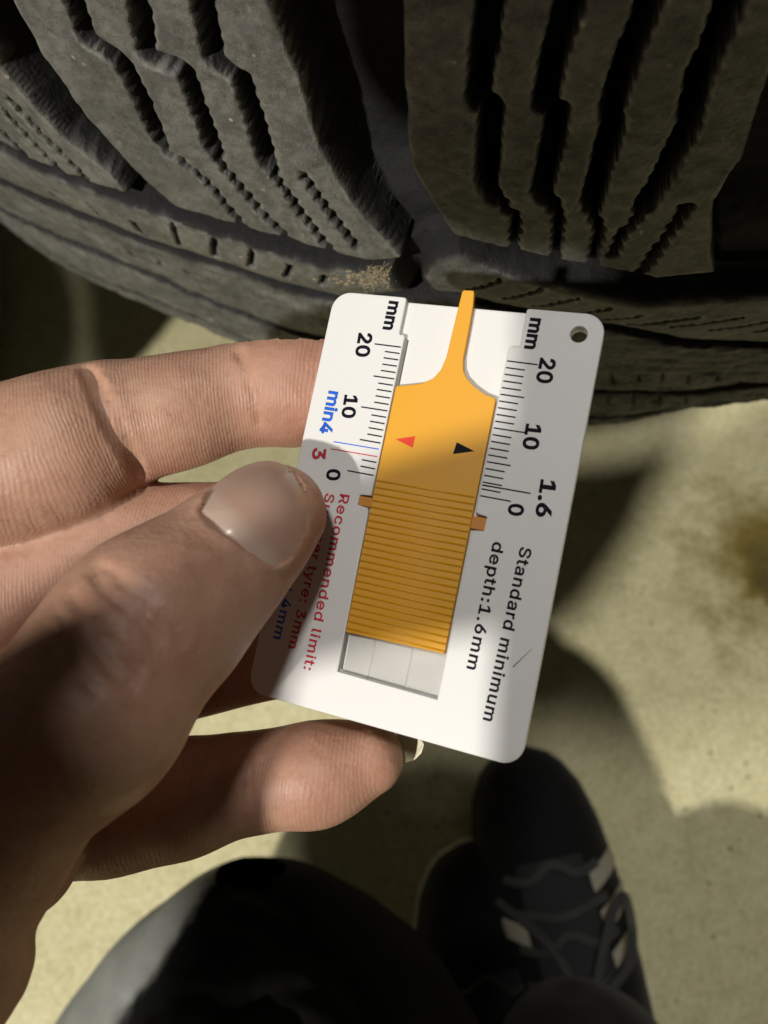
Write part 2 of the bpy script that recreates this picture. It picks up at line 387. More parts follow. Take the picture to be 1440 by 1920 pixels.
s_f = np.arange(-236, 96, .34); 
s_arr = np.concatenate([np.arange(-350, -236, 2.0), s_f, np.arange(96, 260, 2.0)])
h_arr = np.concatenate([np.array([-25, -18, -11, -4, 2, 8, 13, 17, 20, 23, 26, 29, 32, 35, 37, 39, 41]), np.arange(43, 62, 2), np.arange(62, 152, .42), np.arange(152, 214, .6), np.arange(214, 262, 3)])
Rr, dust_shade, lab = relief(s_arr, h_arr)
def tyre_pts(s, h, R):
    th = s/RT
    return np.stack([TX+R*MM*np.sin(th), TY-R*MM*np.cos(th), H-h*MM], -1)
Sg, Hg = np.meshgrid(s_arr, h_arr)
V = tyre_pts(Sg, Hg, Rr)
nr, nc = Sg.shape
idx = np.arange(nr*nc).reshape(nr, nc)
Q = np.stack([idx[:-1, :-1], idx[1:, :-1], idx[1:, 1:], idx[:-1, 1:]], -1)      # outward facing
ql = np.minimum.reduce([lab[:-1, :-1], lab[1:, :-1], lab[1:, 1:], lab[:-1, 1:]])
qm = np.maximum.reduce([lab[:-1, :-1], lab[1:, :-1], lab[1:, 1:], lab[:-1, 1:]])
ql = np.where(ql == qm, ql, 0)
# connected pieces of the tread blocks (label propagation by scanning)
def components(mask):
    L = np.where(mask, np.arange(1, mask.size+1).reshape(mask.shape), 0)
    for it in range(400):
        old = L.copy()
        for ax in (0, 1):
            for rev in (False, True):
                A = L if not rev else np.flip(L, ax)
                M_ = mask if not rev else np.flip(mask, ax)
                A = np.moveaxis(A, ax, 0); M_ = np.moveaxis(M_, ax, 0)
                for k in range(1, A.shape[0]):
                    A[k] = np.where(M_[k], np.maximum(A[k], np.where(M_[k-1], A[k-1], 0)), 0)
        if (L == old).all(): break
    return L
comp = components(ql == 1)
# the shoulder rib is cut at its sipes
t_s = np.array(sorted([np.mean([q[0] for q in p]) for p in ticks]+[-66]+[np.mean([q[0] for q in p]) for p in zticks]))
smid = .5*(s_arr[1:]+s_arr[:-1]); rb = np.searchsorted(t_s, smid)[None, :].repeat(nr-1, 0)
tyre = empty('tyre', (TX, TY, H-.255), 'dusty worn winter tyre with deep zigzag grooves lying on its side above the floor', 'tyre')
def sub(name, sel):
    q = Q[sel].reshape(-1, 4)
    u, inv = np.unique(q, return_inverse=True)
    pts = V.reshape(-1, 3)[u]-np.array([TX, TY, H-.255])
    me = mesh(name, pts, inv.reshape(-1, 4))
    a = me.attributes.new('dust_shade', 'FLOAT', 'POINT'); a.data.foreach_set('value', dust_shade.ravel()[u].astype(np.float32))
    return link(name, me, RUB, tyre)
rest = (ql == 0)
ids, cnt = np.unique(comp[comp > 0], return_counts=True)
for i, n in zip(ids, cnt):
    if n < 250: rest |= (comp == i)
    else: sub('tread_block', comp == i)
for k in np.unique(rb[ql == 2]):
    m_ = (ql == 2) & (rb == k)
    if m_.sum() > 150: sub('shoulder_block', m_)
    else: rest |= m_
sub('carcass', rest)
# the rest of the ring, sidewalls and bead
def ring():
    prof = [(-25, 286.5), (-32, 268), (-32, 240), (-26, 220), (-15, 212), (245, 212), (257, 218), (262, 240), (262, 262), (258, 291)]
    vs, fs = [], []
    n = 160
    full = [(329, 20), (333, 30), (333, 120), (329, 146), (326, 180), (322, 205), (307, 240), (291, 260)]
    for prof_ in ([(r, h) for h, r in prof],):
        b0 = len(vs)
        for a in range(n):
            t = 2*math.pi*a/n
            for r, h in prof_: vs.append((r*MM*math.sin(t), -r*MM*math.cos(t), .255-h*MM))
        k = len(prof_)
        for a in range(n):
            for j in range(k-1):
                fs.append((b0+a*k+j, b0+((a+1) % n)*k+j, b0+((a+1) % n)*k+j+1, b0+a*k+j+1))
    # plain tread for the side turned away
    b0 = len(vs); th0 = 260/RT; th1 = 2*math.pi-350/RT; k = len(full)+1
    for a in range(81):
        t = th0+(th1-th0)*a/80
        for j, (r, h) in enumerate([(286.5, -25)]+full):
            rr = r-(4 if (a % 5 == 0 and 0 < j < 4) else 0)
            vs.append((rr*MM*math.sin(t), -rr*MM*math.cos(t), .255-h*MM))
    for a in range(80):
        for j in range(k-1): fs.append((b0+a*k+j, b0+a*k+j+1, b0+(a+1)*k+j+1, b0+(a+1)*k+j))
    me = mesh('sidewall', vs, fs)
    a = me.attributes.new('dust_shade', 'FLOAT', 'POINT'); a.data.foreach_set('value', np.ones(len(vs), np.float32)*.8)
    link('sidewall', me, RUB, tyre)
ring()

# ------------------------------------------------------------------ tread depth gauge (card frame: x across, y down the card, z away from the viewer; mm)
cu = np.array([.93442906, .17339558, -.31108891]); cv = np.array([-.20513833, .97607101, -.07213634]); cn = np.cross(cu, cv)
cctr = np.array([5.26989857, -.22780554, 108.2790792])
c0 = cctr-cu*20.8-cv*31.57
GM = Matrix.Identity(4)
for i, v in enumerate((cu, cv, cn)):
    w = ROT @ v
    for j in range(3): GM[j][i] = w[j]*MM
w = W(c0)
for j in range(3): GM[j][3] = w[j]
gauge = empty('tread_depth_gauge', (0, 0, 0), 'white plastic card gauge with orange slider and printed scales held against the tyre', 'gauge')
gauge.matrix_world = GM
def curve_mesh(name, loops, z0, z1, bev=0.0, res=2):
    cu_ = bpy.data.curves.new(name, 'CURVE'); cu_.dimensions = '2D'; cu_.fill_mode = 'BOTH'
    cu_.extrude = max((z1-z0)/2-bev, 1e-4); cu_.bevel_depth = bev; cu_.bevel_resolution = res; cu_.offset = -bev
    for lp in loops:
        sp = cu_.splines.new('POLY'); sp.points.add(len(lp)-1); sp.use_cyclic_u = True
        for p, q in zip(sp.points, lp): p.co = (q[0], q[1], 0, 1)
    o = bpy.data.objects.new(name, cu_); C.objects.link(o)
    dg = bpy.context.evaluated_depsgraph_get(); me = bpy.data.meshes.new_from_object(o.evaluated_get(dg))
    bpy.data.objects.remove(o); bpy.data.curves.remove(cu_)
    zz = (z0+z1)/2
    for v_ in me.vertices: v_.co.z += zz
    me.name = name
    return me
def arc(cx, cy, r, a0, a1, n=7): return [(cx+r*math.cos(math.radians(a0+(a1-a0)*i/n)), cy+r*math.sin(math.radians(a0+(a1-a0)*i/n))) for i in range(n+1)]
def flat(o):
    o.data.polygons.foreach_set('use_smooth', np.zeros(len(o.data.polygons), bool)); return o
def smooth_auto(o, ang=35):
    me = o.data; me.polygons.foreach_set('use_smooth', np.ones(len(me.polygons), bool))
    try: me.set_sharp_from_angle(angle=math.radians(ang))
    except Exception: pass
    return o
Wd, Ld, rc = 41.6, 63.14, 2.9
hole = list(reversed(arc(38.2, 3.15, 1.15, 0, 345, 23)))
outer = arc(rc, rc, rc, 180, 270)+arc(Wd-rc, rc, rc, 270, 360)+arc(Wd-rc, Ld-rc, rc, 0, 90)+arc(rc, Ld-rc, rc, 90, 180)
inset = [(x+(.05 if x < Wd/2 else -.05), y+(.35 if y < 1.0 else (.05 if y < Ld/2 else -.05))) for x, y in outer]
smooth_auto(link('back_plate', curve_mesh('back_plate', [inset, hole, [(13.0, 6.2), (13.0, 13.6), (13.32, 13.6), (13.28, 6.2)], [(13.28, 51.3), (13.45, 56.6), (13.8, 56.6), (13.62, 51.3)]], 1.0, 2.2, .18), WHITE, gauge))
lx, rx = 13.0, 28.75
rail = (arc(rc, rc, rc, 180, 270) + [(11.3, 0)]+arc(11.6, .4, .35, 270, 360, 3)+[(11.95, 5.6)]+arc(12.4, 6.3, .5, 235, 360, 4)+[(lx, 30.7), (11.2, 30.9), (11.1, 32.4), (lx-.2, 32.6), (lx+.05, 33.4), (lx+.45, 56.9), (28.7, 57.15), (rx, 33.6)]
        + [(rx+.25, 33.0), (30.45, 32.8), (30.5, 30.8), (rx+.3, 30.6), (rx, 30.2)]+arc(29.3, 6.4, .55, 180, 290, 4)+[(30.3, 5.7), (30.3, .5)]+arc(30.65, .4, .35, 180, 270, 3)
        + arc(Wd-rc, rc, rc, 270, 360)+arc(Wd-rc, Ld-rc, rc, 0, 90)+arc(rc, Ld-rc, rc, 90, 180))
smooth_auto(link('scale_frame', curve_mesh('scale_frame', [rail, hole], 0.0, 1.05, .16), WHITE, gauge))
slider = [(13.3, 13.75), (13.75, 13.72), (17.0, 12.95), (18.6, 12.0), (19.5, 10.6), (19.95, 8.6), (20.1, 3.7), (20.3, -1.5), (20.45, -1.85), (21.95, -1.9), (22.15, -1.6), (22.4, .5), (22.5, 4.2), (22.55, 8.5), (22.9, 10.2), (23.6, 11.3), (25.0, 12.4), (26.75, 13.35), (28.3, 13.72), (28.5, 14.1), (28.45, 50.8), (13.45, 51.1), (13.2, 30), (13.2, 14.1)]
slide = smooth_auto(link('slider', curve_mesh('slider', [slider], -.12, .95, .14, 3), ORANGE, gauge))
def bar_mesh(name, L, r, n=6):
    vs, fs = [], []
    for e in (0, 1):
        for i in range(n+1):
            a = math.pi*i/n; vs.append((e*L, -r*1.15*math.cos(a), -r*math.sin(a)))
    k = n+1
    for i in range(n): fs.append((i, i+1, k+i+1, k+i))
    fs.append(tuple(range(k))[::-1]); fs.append(tuple(range(k, 2*k)))
    return mesh(name, vs, fs)
rm = bar_mesh('grip_ridge', 15.0, .135)
for i in range(23):
    o = link('grip_ridge', rm, RIDGE, slide); o.location = (13.32+.12*i/22, 28.35+i*1.005, -.10)
for pts, mt in (([(14.9, 21.8), (17.8, 20.9), (17.75, 22.7)], TRI_R), ([(24.1, 20.9), (23.9, 22.7), (26.95, 21.8)], INK)):
    link('pointer_mark', curve_mesh('pointer_mark', [pts], -.14, -.1), mt, slide, False)
for x0, x1, y0, y1 in ((11.0, 13.5, 31.0, 32.4), (28.3, 30.55, 30.95, 32.75)):
    link('side_catch', curve_mesh('side_catch', [[(x0, y0), (x1, y0), (x1, y1), (x0, y1)]], .35, .98, .08), WING, slide)
PANE = NT('clear_plastic_window', .12, (.70, .685, .65), spec=.6); PANE.b.inputs['Transmission Weight'].default_value = .35
PANE.bump(PANE.noise(140, 3), .0006, .25)
link('clear_window', curve_mesh('clear_window', [[(13.95, 50.4), (28.55, 50.4), (28.5, 56.95), (13.98, 56.75)]], .90, .985, .02), PANE.m, gauge)
for x in (17.9, 23.6):            # two faint moulded seams on the window floor
    o = link('moulded_seam', bar_mesh('moulded_seam', 8.5, .10), PANE.m, gauge); o.rotation_euler = (0, 0, math.pi/2); o.location = (x, 48.4, .93)
# --- printing
def strip(name, rects, mt):
    vs, fs = [], []
    for u0, u1, v, w_ in rects:
        b = len(vs); vs += [(u0, v-w_/2, -.012), (u1, v-w_/2+.06, -.012), (u1, v+w_/2+.06, -.012), (u0, v+w_/2, -.012)]; fs.append((b+3, b+2, b+1, b))
    return link(name, mesh(name, vs, fs), mt, gauge, False)
tw = .21
R_ = []
for k in range(21):
    v_ = 27.98-.995*k
    R_.append((28.98, 33.4 if k % 10 == 0 else (32.4 if k % 5 == 0 else 31.75), v_, tw))
R_.append((28.95, 35.9, 26.42, tw))
strip('scale_marks', R_, INK)
L_ = []
for k in range(21):
    if k in (3, 4): continue
    v_ = 27.62-.994*k
    L_.append((8.4 if k % 10 == 0 else (9.3 if k % 5 == 0 else 10.3), 12.68, v_, tw))
strip('scale_marks', L_, INK)
strip('limit_mark', [(5.2, 12.6, 23.6, .16)], BLUEI); strip('limit_mark', [(5.0, 12.6, 24.75, .16)], REDI)
fnt = None
try:
    fnt = bpy.data.fonts.load(os.path.join(bpy.utils.system_resource('DATAFILES'), 'fonts', 'Inter.woff2'))
except Exception: fnt = None
def lettering(txt, base0, base1, cap, mt, bold=.02, xscale_fit=True, spacing=1.0):
    """txt printed from card point base0 to base1 along the baseline; cap = cap height in mm"""
    c_ = bpy.data.curves.new('lettering', 'FONT'); c_.body = txt
    if fnt: c_.font = fnt
    c_.size = 1; c_.space_character = spacing; c_.bevel_depth = bold; c_.bevel_resolution = 0; c_.resolution_u = 4
    o = bpy.data.objects.new('lettering', c_); C.objects.link(o)
    dg = bpy.context.evaluated_depsgraph_get(); me = bpy.data.meshes.new_from_object(o.evaluated_get(dg))
    bpy.data.objects.remove(o); bpy.data.curves.remove(c_)
    co = np.empty(len(me.vertices)*3, np.float32); me.vertices.foreach_get('co', co); co = co.reshape(-1, 3)
    x0, x1 = co[:, 0].min(), co[:, 0].max()
    b0, b1 = np.array(base0, float), np.array(base1, float)
    L = np.linalg.norm(b1-b0); e = (b1-b0)/L; upv = np.array([e[1], -e[0]])       # reading down the card, tops to the right
    sx = L/(x1-x0); sy = cap*1.06/.727
    p = b0+((co[:, :1]-x0)*sx)*e+(co[:, 1:2]*sy)*upv
    out = np.c_[p, -.012-.25*co[:, 2]]
    me.vertices.foreach_set('co', out.astype(np.float32).ravel()); me.update()
    me.name = 'lettering'
    return link('lettering', me, mt, gauge, False)
lettering('mm', (9.35, .75), (9.25, 5.35), 2.45, INK, .034)
lettering('20', (5.55, 6.25), (5.75, 10.05), 2.85, INK, .03)
lettering('10', (5.45, 16.15), (5.65, 19.75), 2.75, INK, .03)
lettering('min4', (2.7, 15.85), (2.6, 22.6), 2.6, BLUEI, .027)
lettering('3', (2.15, 25.0), (2.35, 26.8), 2.75, REDI, .028)
lettering('0', (5.2, 27.85), (5.4, 29.6), 2.75, INK, .03)
lettering('Recommended limit:', (8.05, 31.25), (8.2, 57.8), 2.05, REDI, .015, spacing=1.08)
lettering('Summer tyre: 3mm', (5.75, 31.5), (5.05, 55.3), 2.0, REDI, .015, spacing=1.08)
lettering('Winter tyre: 4mm', (3.0, 31.6), (2.35, 54.5), 2.0, BLUEI, .015, spacing=1.08)
lettering('mm', (31.15, 1.35), (31.1, 6.0), 2.45, INK, .034)
lettering('20', (33.65, 7.05), (33.65, 10.7), 2.8, INK, .03)
lettering('10', (33.5, 16.75), (33.6, 20.4), 2.75, INK, .03)
lettering('1.6', (37.0, 24.25), (37.15, 29.5), 2.7, INK, .03)
lettering('0', (33.3, 28.3), (33.4, 30.0), 2.65, INK, .03)
lettering('Standard minimum', (35.95, 34.0), (35.45, 58.2), 2.1, INK, .019, spacing=1.08)
lettering('depth:1.6mm', (32.1, 34.0), (31.9, 52.0), 2.1, INK, .019, spacing=1.08)
o = strip('scratch', [(0, 1, 0, .07)], mat_simple('grime', (.12, .11, .10), .7)); 
o.data.vertices.foreach_set('co', np.array([(38.0, 50.3, -.011), (40.1, 47.3, -.011), (40.12, 47.36, -.011), (38.1, 50.42, -.011)], np.float32).ravel())

# ------------------------------------------------------------------ distance-field bodies -> one continuous surface
def catmull(P, n):
    P = np.array(P, float); Q_ = np.vstack([2*P[0]-P[1], P, 2*P[-1]-P[-2]]); out = []
    for i in range(1, len(Q_)-2):
        for t in np.linspace(0, 1, n, endpoint=False):
            a, b, c, d = Q_[i-1:i+3]
            out.append(.5*((2*b)+(c-a)*t+(2*a-5*b+4*c-d)*t*t+(-a+3*b-3*c+d)*t**3))
    out.append(P[-1]); return np.array(out)
class Field:
    def __init__(s, lo, hi, h):
        s.lo = np.array(lo, float); s.h = h
        s.n = np.ceil((np.array(hi)-s.lo)/h).astype(int)+1
        s.ax = [s.lo[k]+h*np.arange(s.n[k]) for k in range(3)]
        s.F = np.full(s.n, 6.0, np.float32)
    def box(s, lo, hi):
        a = np.clip(np.floor((np.asarray(lo)-s.lo)/s.h).astype(int), 0, s.n-1); b = np.clip(np.ceil((np.asarray(hi)-s.lo)/s.h).astype(int)+1, 0, s.n)
        return tuple(slice(a[k], b[k]) for k in range(3)), a, b
    def grid(s, sl): return np.meshgrid(*[s.ax[k][sl[k]].astype(np.float32) for k in range(3)], indexing='ij')
    def chain_field(s, pts, flat_n=None, flat=1.0):
        """distance to a swept round tube; pts rows x,y,z,r"""
        m = pts[:, 3].max()*1.0+6
        sl, a, b = s.box(pts[:, :3].min(0)-m, pts[:, :3].max(0)+m)
        G = np.full([b[k]-a[k] for k in range(3)], 9.0, np.float32)
        for p, q in zip(pts[:-1], pts[1:]):
            mm = max(p[3], q[3])+5
            s2, a2, b2 = s.box(np.minimum(p[:3], q[:3])-mm, np.maximum(p[:3], q[:3])+mm)
            if (b2 <= a2).any(): continue
            X, Y, Z = s.grid(s2)
            d = (q-p)[:3]; L = float(d@d)+1e-9
            vx, vy, vz = X-p[0], Y-p[1], Z-p[2]
            t = np.clip((vx*d[0]+vy*d[1]+vz*d[2])/L, 0, 1)
            vx -= t*d[0]; vy -= t*d[1]; vz -= t*d[2]
            if flat_n is not None:
                k = vx*flat_n[0]+vy*flat_n[1]+vz*flat_n[2]
                e = k*(1/flat-1)
                vx += e*flat_n[0]; vy += e*flat_n[1]; vz += e*flat_n[2]
            D = np.sqrt(vx*vx+vy*vy+vz*vz)-(p[3]+t*(q[3]-p[3]))
            o = tuple(slice(a2[k]-a[k], b2[k]-a[k]) for k in range(3))
            np.minimum(G[o], D, out=G[o])
        return sl, G
    def add(s, pts, k=1.5, **kw):
        sl, G = s.chain_field(pts, **kw)
        A = s.F[sl]; hh = np.clip(.5+.5*(G-A)/k, 0, 1)
        s.F[sl] = G*(1-hh)+A*hh-k*hh*(1-hh)
    def carve(s, pts, k=.6):
        sl, G = s.chain_field(pts); G = -G
        A = s.F[sl]; hh = np.clip(.5-.5*(G-A)/k, 0, 1)
        s.F[sl] = G*(1-hh)+A*hh+k*hh*(1-hh)
    def noise(s, amp, cell, seed, fn=None):
        r = np.random.default_rng(seed)
        m = np.ceil(s.n*s.h/cell).astype(int)+3; T = r.random(m).astype(np.float32)-.5
        ii, ff = [], []
        for k in range(3):
            x = np.arange(s.n[k])*s.h/cell; i = np.floor(x).astype(int); f = (x-i); ii.append(i); ff.append((f*f*(3-2*f)).astype(np.float32))
        A = T[ii[0]]*(1-ff[0])[:, None, None]+T[ii[0]+1]*ff[0][:, None, None]
        A = A[:, ii[1]]*(1-ff[1])[None, :, None]+A[:, ii[1]+1]*ff[1][None, :, None]
        A = A[:, :, ii[2]]*(1-ff[2])+A[:, :, ii[2]+1]*ff[2]
        s.F += amp*A
    def sample(s, p):
        x = (np.asarray(p)-s.lo)/s.h; i = np.clip(np.floor(x).astype(int), 0, s.n-2); f = x-i; o = 0
        for a in (0, 1):
            for b in (0, 1):
                for c in (0, 1):
                    wgt = (f[..., 0] if a else 1-f[..., 0])*(f[..., 1] if b else 1-f[..., 1])*(f[..., 2] if c else 1-f[..., 2])
                    o = o+wgt*s.F[i[..., 0]+a, i[..., 1]+b, i[..., 2]+c]
        return o
    def surface(s):
        F = s.F; ins = F < 0
        c = ins[:-1, :-1, :-1].astype(np.int8)
        cnt = sum(ins[i:F.shape[0]-1+i, j:F.shape[1]-1+j, k:F.shape[2]-1+k].astype(np.int8) for i in (0, 1) for j in (0, 1) for k in (0, 1))
        act = (cnt > 0) & (cnt < 8); I = np.argwhere(act)
        vid = np.full(act.shape, -1, np.int64); vid[tuple(I.T)] = np.arange(len(I))
        acc = np.zeros((len(I), 3)); num = np.zeros(len(I))
        cor = [(i, j, k) for i in (0, 1) for j in (0, 1) for k in (0, 1)]
        for a in cor:
            for ax in range(3):
                if a[ax]: continue
                b = list(a); b[ax] = 1
                fa = F[I[:, 0]+a[0], I[:, 1]+a[1], I[:, 2]+a[2]]; fb = F[I[:, 0]+b[0], I[:, 1]+b[1], I[:, 2]+b[2]]
                m = (fa < 0) != (fb < 0); t = np.where(m, fa/(fa-fb+1e-12), 0)
                p = np.tile(np.array(a, float), (len(I), 1)); p[:, ax] += t
                acc[m] += p[m]; num[m] += 1
        Vv = s.lo+s.h*(I+acc/num[:, None])
        faces = []
        for ax in range(3):
            u, v = [(1, 2), (2, 0), (0, 1)][ax]
            a = [slice(None)]*3; b = [slice(None)]*3
            a[ax] = slice(0, -1); b[ax] = slice(1, None)
            fl = ins[tuple(a)] != ins[tuple(b)]; J = np.argwhere(fl)
            J = J[(J[:, u] > 0) & (J[:, v] > 0) & (J[:, u] < F.shape[u]-1) & (J[:, v] < F.shape[v]-1)]
            def g(du, dv):
                K = J.copy(); K[:, u] += du; K[:, v] += dv; return vid[tuple(K.T)]
            q = np.stack([g(-1, -1), g(0, -1), g(0, 0), g(-1, 0)], -1)
            inside_first = ins[tuple(J.T)]
            q[~inside_first] = q[~inside_first][:, ::-1]
            faces.append(q)
        Fq = np.concatenate(faces)
        lab_ = np.arange(len(Vv))                       # keep the largest piece only
        for _ in range(2000):
            m_ = lab_[Fq].min(1); old = lab_.copy()
            for c in range(4): np.minimum.at(lab_, Fq[:, c], m_)
            lab_ = lab_[lab_]
            if (old == lab_).all(): break
        big = np.bincount(lab_[Fq[:, 0]], minlength=len(Vv)).argmax()
        Fq = Fq[lab_[Fq[:, 0]] == big]
        u_, inv_ = np.unique(Fq, return_inverse=True)
        return Vv[u_], inv_.reshape(-1, 4)
def lsmooth(Vv, Fq, it=2, lam=.5):
    e = np.concatenate([Fq[:, [0, 1]], Fq[:, [1, 2]], Fq[:, [2, 3]], Fq[:, [3, 0]]]); e = np.concatenate([e, e[:, ::-1]])
    deg = np.bincount(e[:, 0], minlength=len(Vv))[:, None]
    for k in range(it*2):
        A = np.stack([np.bincount(e[:, 0], Vv[e[:, 1], c], len(Vv)) for c in range(3)], -1)/deg
        Vv = Vv+(lam if k % 2 == 0 else -lam*1.02)*(A-Vv)
    return Vv

# ------------------------------------------------------------------ the hand
def ch(rows, n=5):                                   # rows: picture x, y, depth mm, radius in picture units at that depth
    P = [list(P3(a, b, z))+[r*z/FPX] for a, b, z, r in rows]
    return catmull(P, n)
TH = ch([(520, 962, 106.0, 93), (470, 1003, 103.5, 116), (400, 1068, 101, 137), (325, 1138, 98, 158), (240, 1222, 95, 170), (140, 1342, 92, 178), (45, 1470, 91, 160), (-60, 1600, 94, 185)])
IN = ch([(-190, 930, 118, 150), (-60, 888, 120, 152), (60, 866, 122, 150), (180, 812, 123.5, 128), (270, 786, 125, 112), (400, 754, 127, 101), (500, 735, 128, 103), (600, 722, 127.5, 103), (690, 716, 126, 88)])
MI = ch([(-160, 1180, 124, 135), (-40, 1130, 125, 125), (100, 1085, 126, 116), (250, 1022, 128, 108), (370, 1006, 128.5, 102), (500, 1000, 128, 100), (600, 996, 126, 92)])
RI = ch([(-60, 1370, 124, 130), (150, 1292, 126, 118), (300, 1250, 128, 108), (430, 1226, 128, 105), (540, 1203, 127.5, 102), (640, 1190, 126, 90)])
PI_ = ch([(40, 1560, 116, 105), (120, 1548, 117, 92), (200, 1536, 118, 103), (300, 1500, 119, 111), (400, 1476, 119.5, 98), (500, 1460, 119, 93), (610, 1440, 118, 89), (690, 1420, 117, 68)])
HE = ch([(20, 1540, 108, 80), (58, 1608, 106, 86), (40, 1625, 104, 88)], 3)
HE2 = ch([(-30, 1610, 102, 90), (2, 1668, 100, 86), (-20, 1690, 98, 88)], 3)
HE3 = ch([(-100, 1720, 96, 110), (-58, 1805, 92, 114), (-130, 1940, 86, 118), (-210, 2080, 82, 190)])
PA = ch([(-120, 1000, 128, 170), (-110, 1200, 130, 190), (-90, 1400, 126, 190), (-80, 1600, 116, 170)])
FA = catmull([(-62, 48, 88, 16), (-64, 54, 80, 17), (-68, 61, 68, 17), (-70, 65, 60, 17)], 5)
TN = ch([(70, 1430, 91, 145), (-35, 1520, 98, 185), (-140, 1590, 110, 225)])
F = Field((-125, -28, 40), (12, 125, 150), .58)
for c_, k in ((PA, 3), (MI, 2.2), (RI, 2.2), (PI_, 2.0), (IN, 1.2), (HE, .8), (HE2, .7), (HE3, .7), (TN, 5), (FA, 5)): F.add(c_, k)
tn = np.array([.12, .10, 1.0]); tn /= np.linalg.norm(tn)
F.add(TH, 2.2, flat_n=tn, flat=.92)
# soft volumes: pads of the finger segments, thumb knuckle
def ball(a, b, z, r): p = P3(a, b, z); return np.array([[*p, r*z/FPX], [*(p+.01), r*z/FPX]])
for b_ in (ball(345, 775, 124.2, 88), ball(545, 730, 126.5, 92), ball(120, 842, 119.5, 118), ball(590, 1455, 116.5, 78), ball(350, 1500, 118, 88)): F.add(b_, 4)
for b_ in (ball(262, 1150, 94, 118), ball(170, 1350, 90, 140)): F.add(b_, 7)
F.noise(.9, 13, 7); F.noise(.35, 5, 8)
def front(px, py, z0=57, z1=140):
    """depth of the first skin surface along the sight line"""
    zs = np.arange(z0, z1, .2); p = np.stack([P3(px, py, z) for z in zs]); d = F.sample(p)
    i = np.argmax(d < 0) if (d < 0).any() else -1
    return zs[i] if i >= 0 else None
def crease(pts, r, sink=.3, k=.7):
    rows = []
    for (a, b) in pts:
        z = front(a, b)
        if z is None: continue
        rows.append([*P3(a, b, z-r+sink), r])
    if len(rows) > 1: F.carve(catmull(rows, 4), k)
for pts, r, s_ in (  # knuckle and finger creases
    ([(160, 690), (180, 740), (205, 795), (235, 845), (262, 895)], 1.0, .95), ([(178, 700), (215, 770), (255, 850), (272, 900)], .45, .35),
    ([(445, 655), (462, 700), (478, 755), (486, 800)], .6, .32),
    ([(170, 1068), (200, 1110), (250, 1150), (300, 1205)], .6, .5), ([(180, 1055), (240, 1090), (290, 1120)], .5, .3),
    ([(130, 1120), (170, 1165), (215, 1215), (262, 1252)], .6, .42), ([(110, 1150), (150, 1200), (200, 1250)], .5, .32), ([(215, 1085), (265, 1125), (318, 1165), (345, 1200)], .5, .28),
    ([(160, 1180), (205, 1250), (250, 1290)], .5, .25), ([(90, 1180), (130, 1240), (180, 1300)], .5, .25),
    ([(440, 1400), (428, 1440), (422, 1480), (425, 1520)], .6, .3), ([(458, 1405), (468, 1440), (462, 1515)], .5, .2)):
    crease(pts, r, s_*(.85 if pts[0][1] > 1000 else 1))
# nail: cut the skin down to a shallow bed
NAIL = [(376, 961), (388, 935), (412, 905), (445, 882), (485, 868), (518, 869), (546, 884), (568, 915), (578, 948), (573, 986), (558, 1022), (540, 1048), (513, 1059), (482, 1044), (440, 1014), (405, 990)]
na = np.array(NAIL, float); nctr = na.mean(0)
def in_poly(q, poly):
    x, y = q; ins_ = False; j = len(poly)-1
    for i in range(len(poly)):
        if (poly[i][1] > y) != (poly[j][1] > y) and x < (poly[j][0]-poly[i][0])*(y-poly[i][1])/(poly[j][1]-poly[i][1])+poly[i][0]: ins_ = not ins_
        j = i
    return ins_
# smooth depth over the nail: quadratic fit of the skin's depth
smp = [(a, b, front(a, b)) for a in range(380, 590, 14) for b in range(872, 1056, 14) if in_poly((a, b), NAIL)]
smp = np.array([q for q in smp if q[2] is not None])
def basis(a, b):
    a = (np.asarray(a)-nctr[0])/100; b = (np.asarray(b)-nctr[1])/100
    return np.stack([np.ones_like(a), a, b, a*a, a*b, b*b, a**3, a*a*b, a*b*b, b**3], -1)
co_, *_ = np.linalg.lstsq(basis(smp[:, 0], smp[:, 1]), smp[:, 2], rcond=None)
nail_z = lambda a, b: basis(a, b) @ co_
# a little wall of skin round the nail root and sides
edge = catmull(np.c_[na, np.zeros(len(na))], 3)
rim = [[*P3(a+(a-nctr[0])*.035, b+(b-nctr[1])*.035, nail_z(a, b)+.45), .62] for a, b, _ in edge[6*0:]]
root = [r for r, (a, b, _) in zip(rim, edge) if (a-nctr[0])*-.5+(b-nctr[1])*.86 > 22 and a < 545]
for q in root: F.add(np.array([q, [q[0]+.01]+list(q[1:])]), .8)
sl_, _a, _b = F.box(P3(360, 850, 92)-4, P3(610, 1080, 112)+4)
X_, Y_, Z_ = F.grid(sl_); PX_ = X_/Z_*FPX+720; PY_ = Y_/Z_*FPX+960
ang_e = np.arctan2(edge[:, 1]-nctr[1], edge[:, 0]-nctr[0]); rad_e = np.hypot(edge[:, 1]-nctr[1], edge[:, 0]-nctr[0]); o_ = np.argsort(ang_e)
ratio = np.hypot(PX_-nctr[0], PY_-nctr[1])/np.interp(np.arctan2(PY_-nctr[1], PX_-nctr[0]), ang_e[o_], rad_e[o_], period=2*math.pi)
NZ_ = (basis(PX_.ravel(), PY_.ravel()) @ co_).reshape(PX_.shape)
cut = np.minimum(NZ_+.55-Z_, (1.02-ratio)*7.0)
F.F[sl_] = np.where((Z_ < NZ_+6), np.maximum(F.F[sl_], cut), F.F[sl_])
Vh, Fh = F.surface(); Vh = lsmooth(Vh, Fh, 2)
ridge = np.zeros(len(Vh)); rk = np.zeros(len(Vh)); red = np.zeros(len(Vh)); bestd = np.full(len(Vh), 1e9)
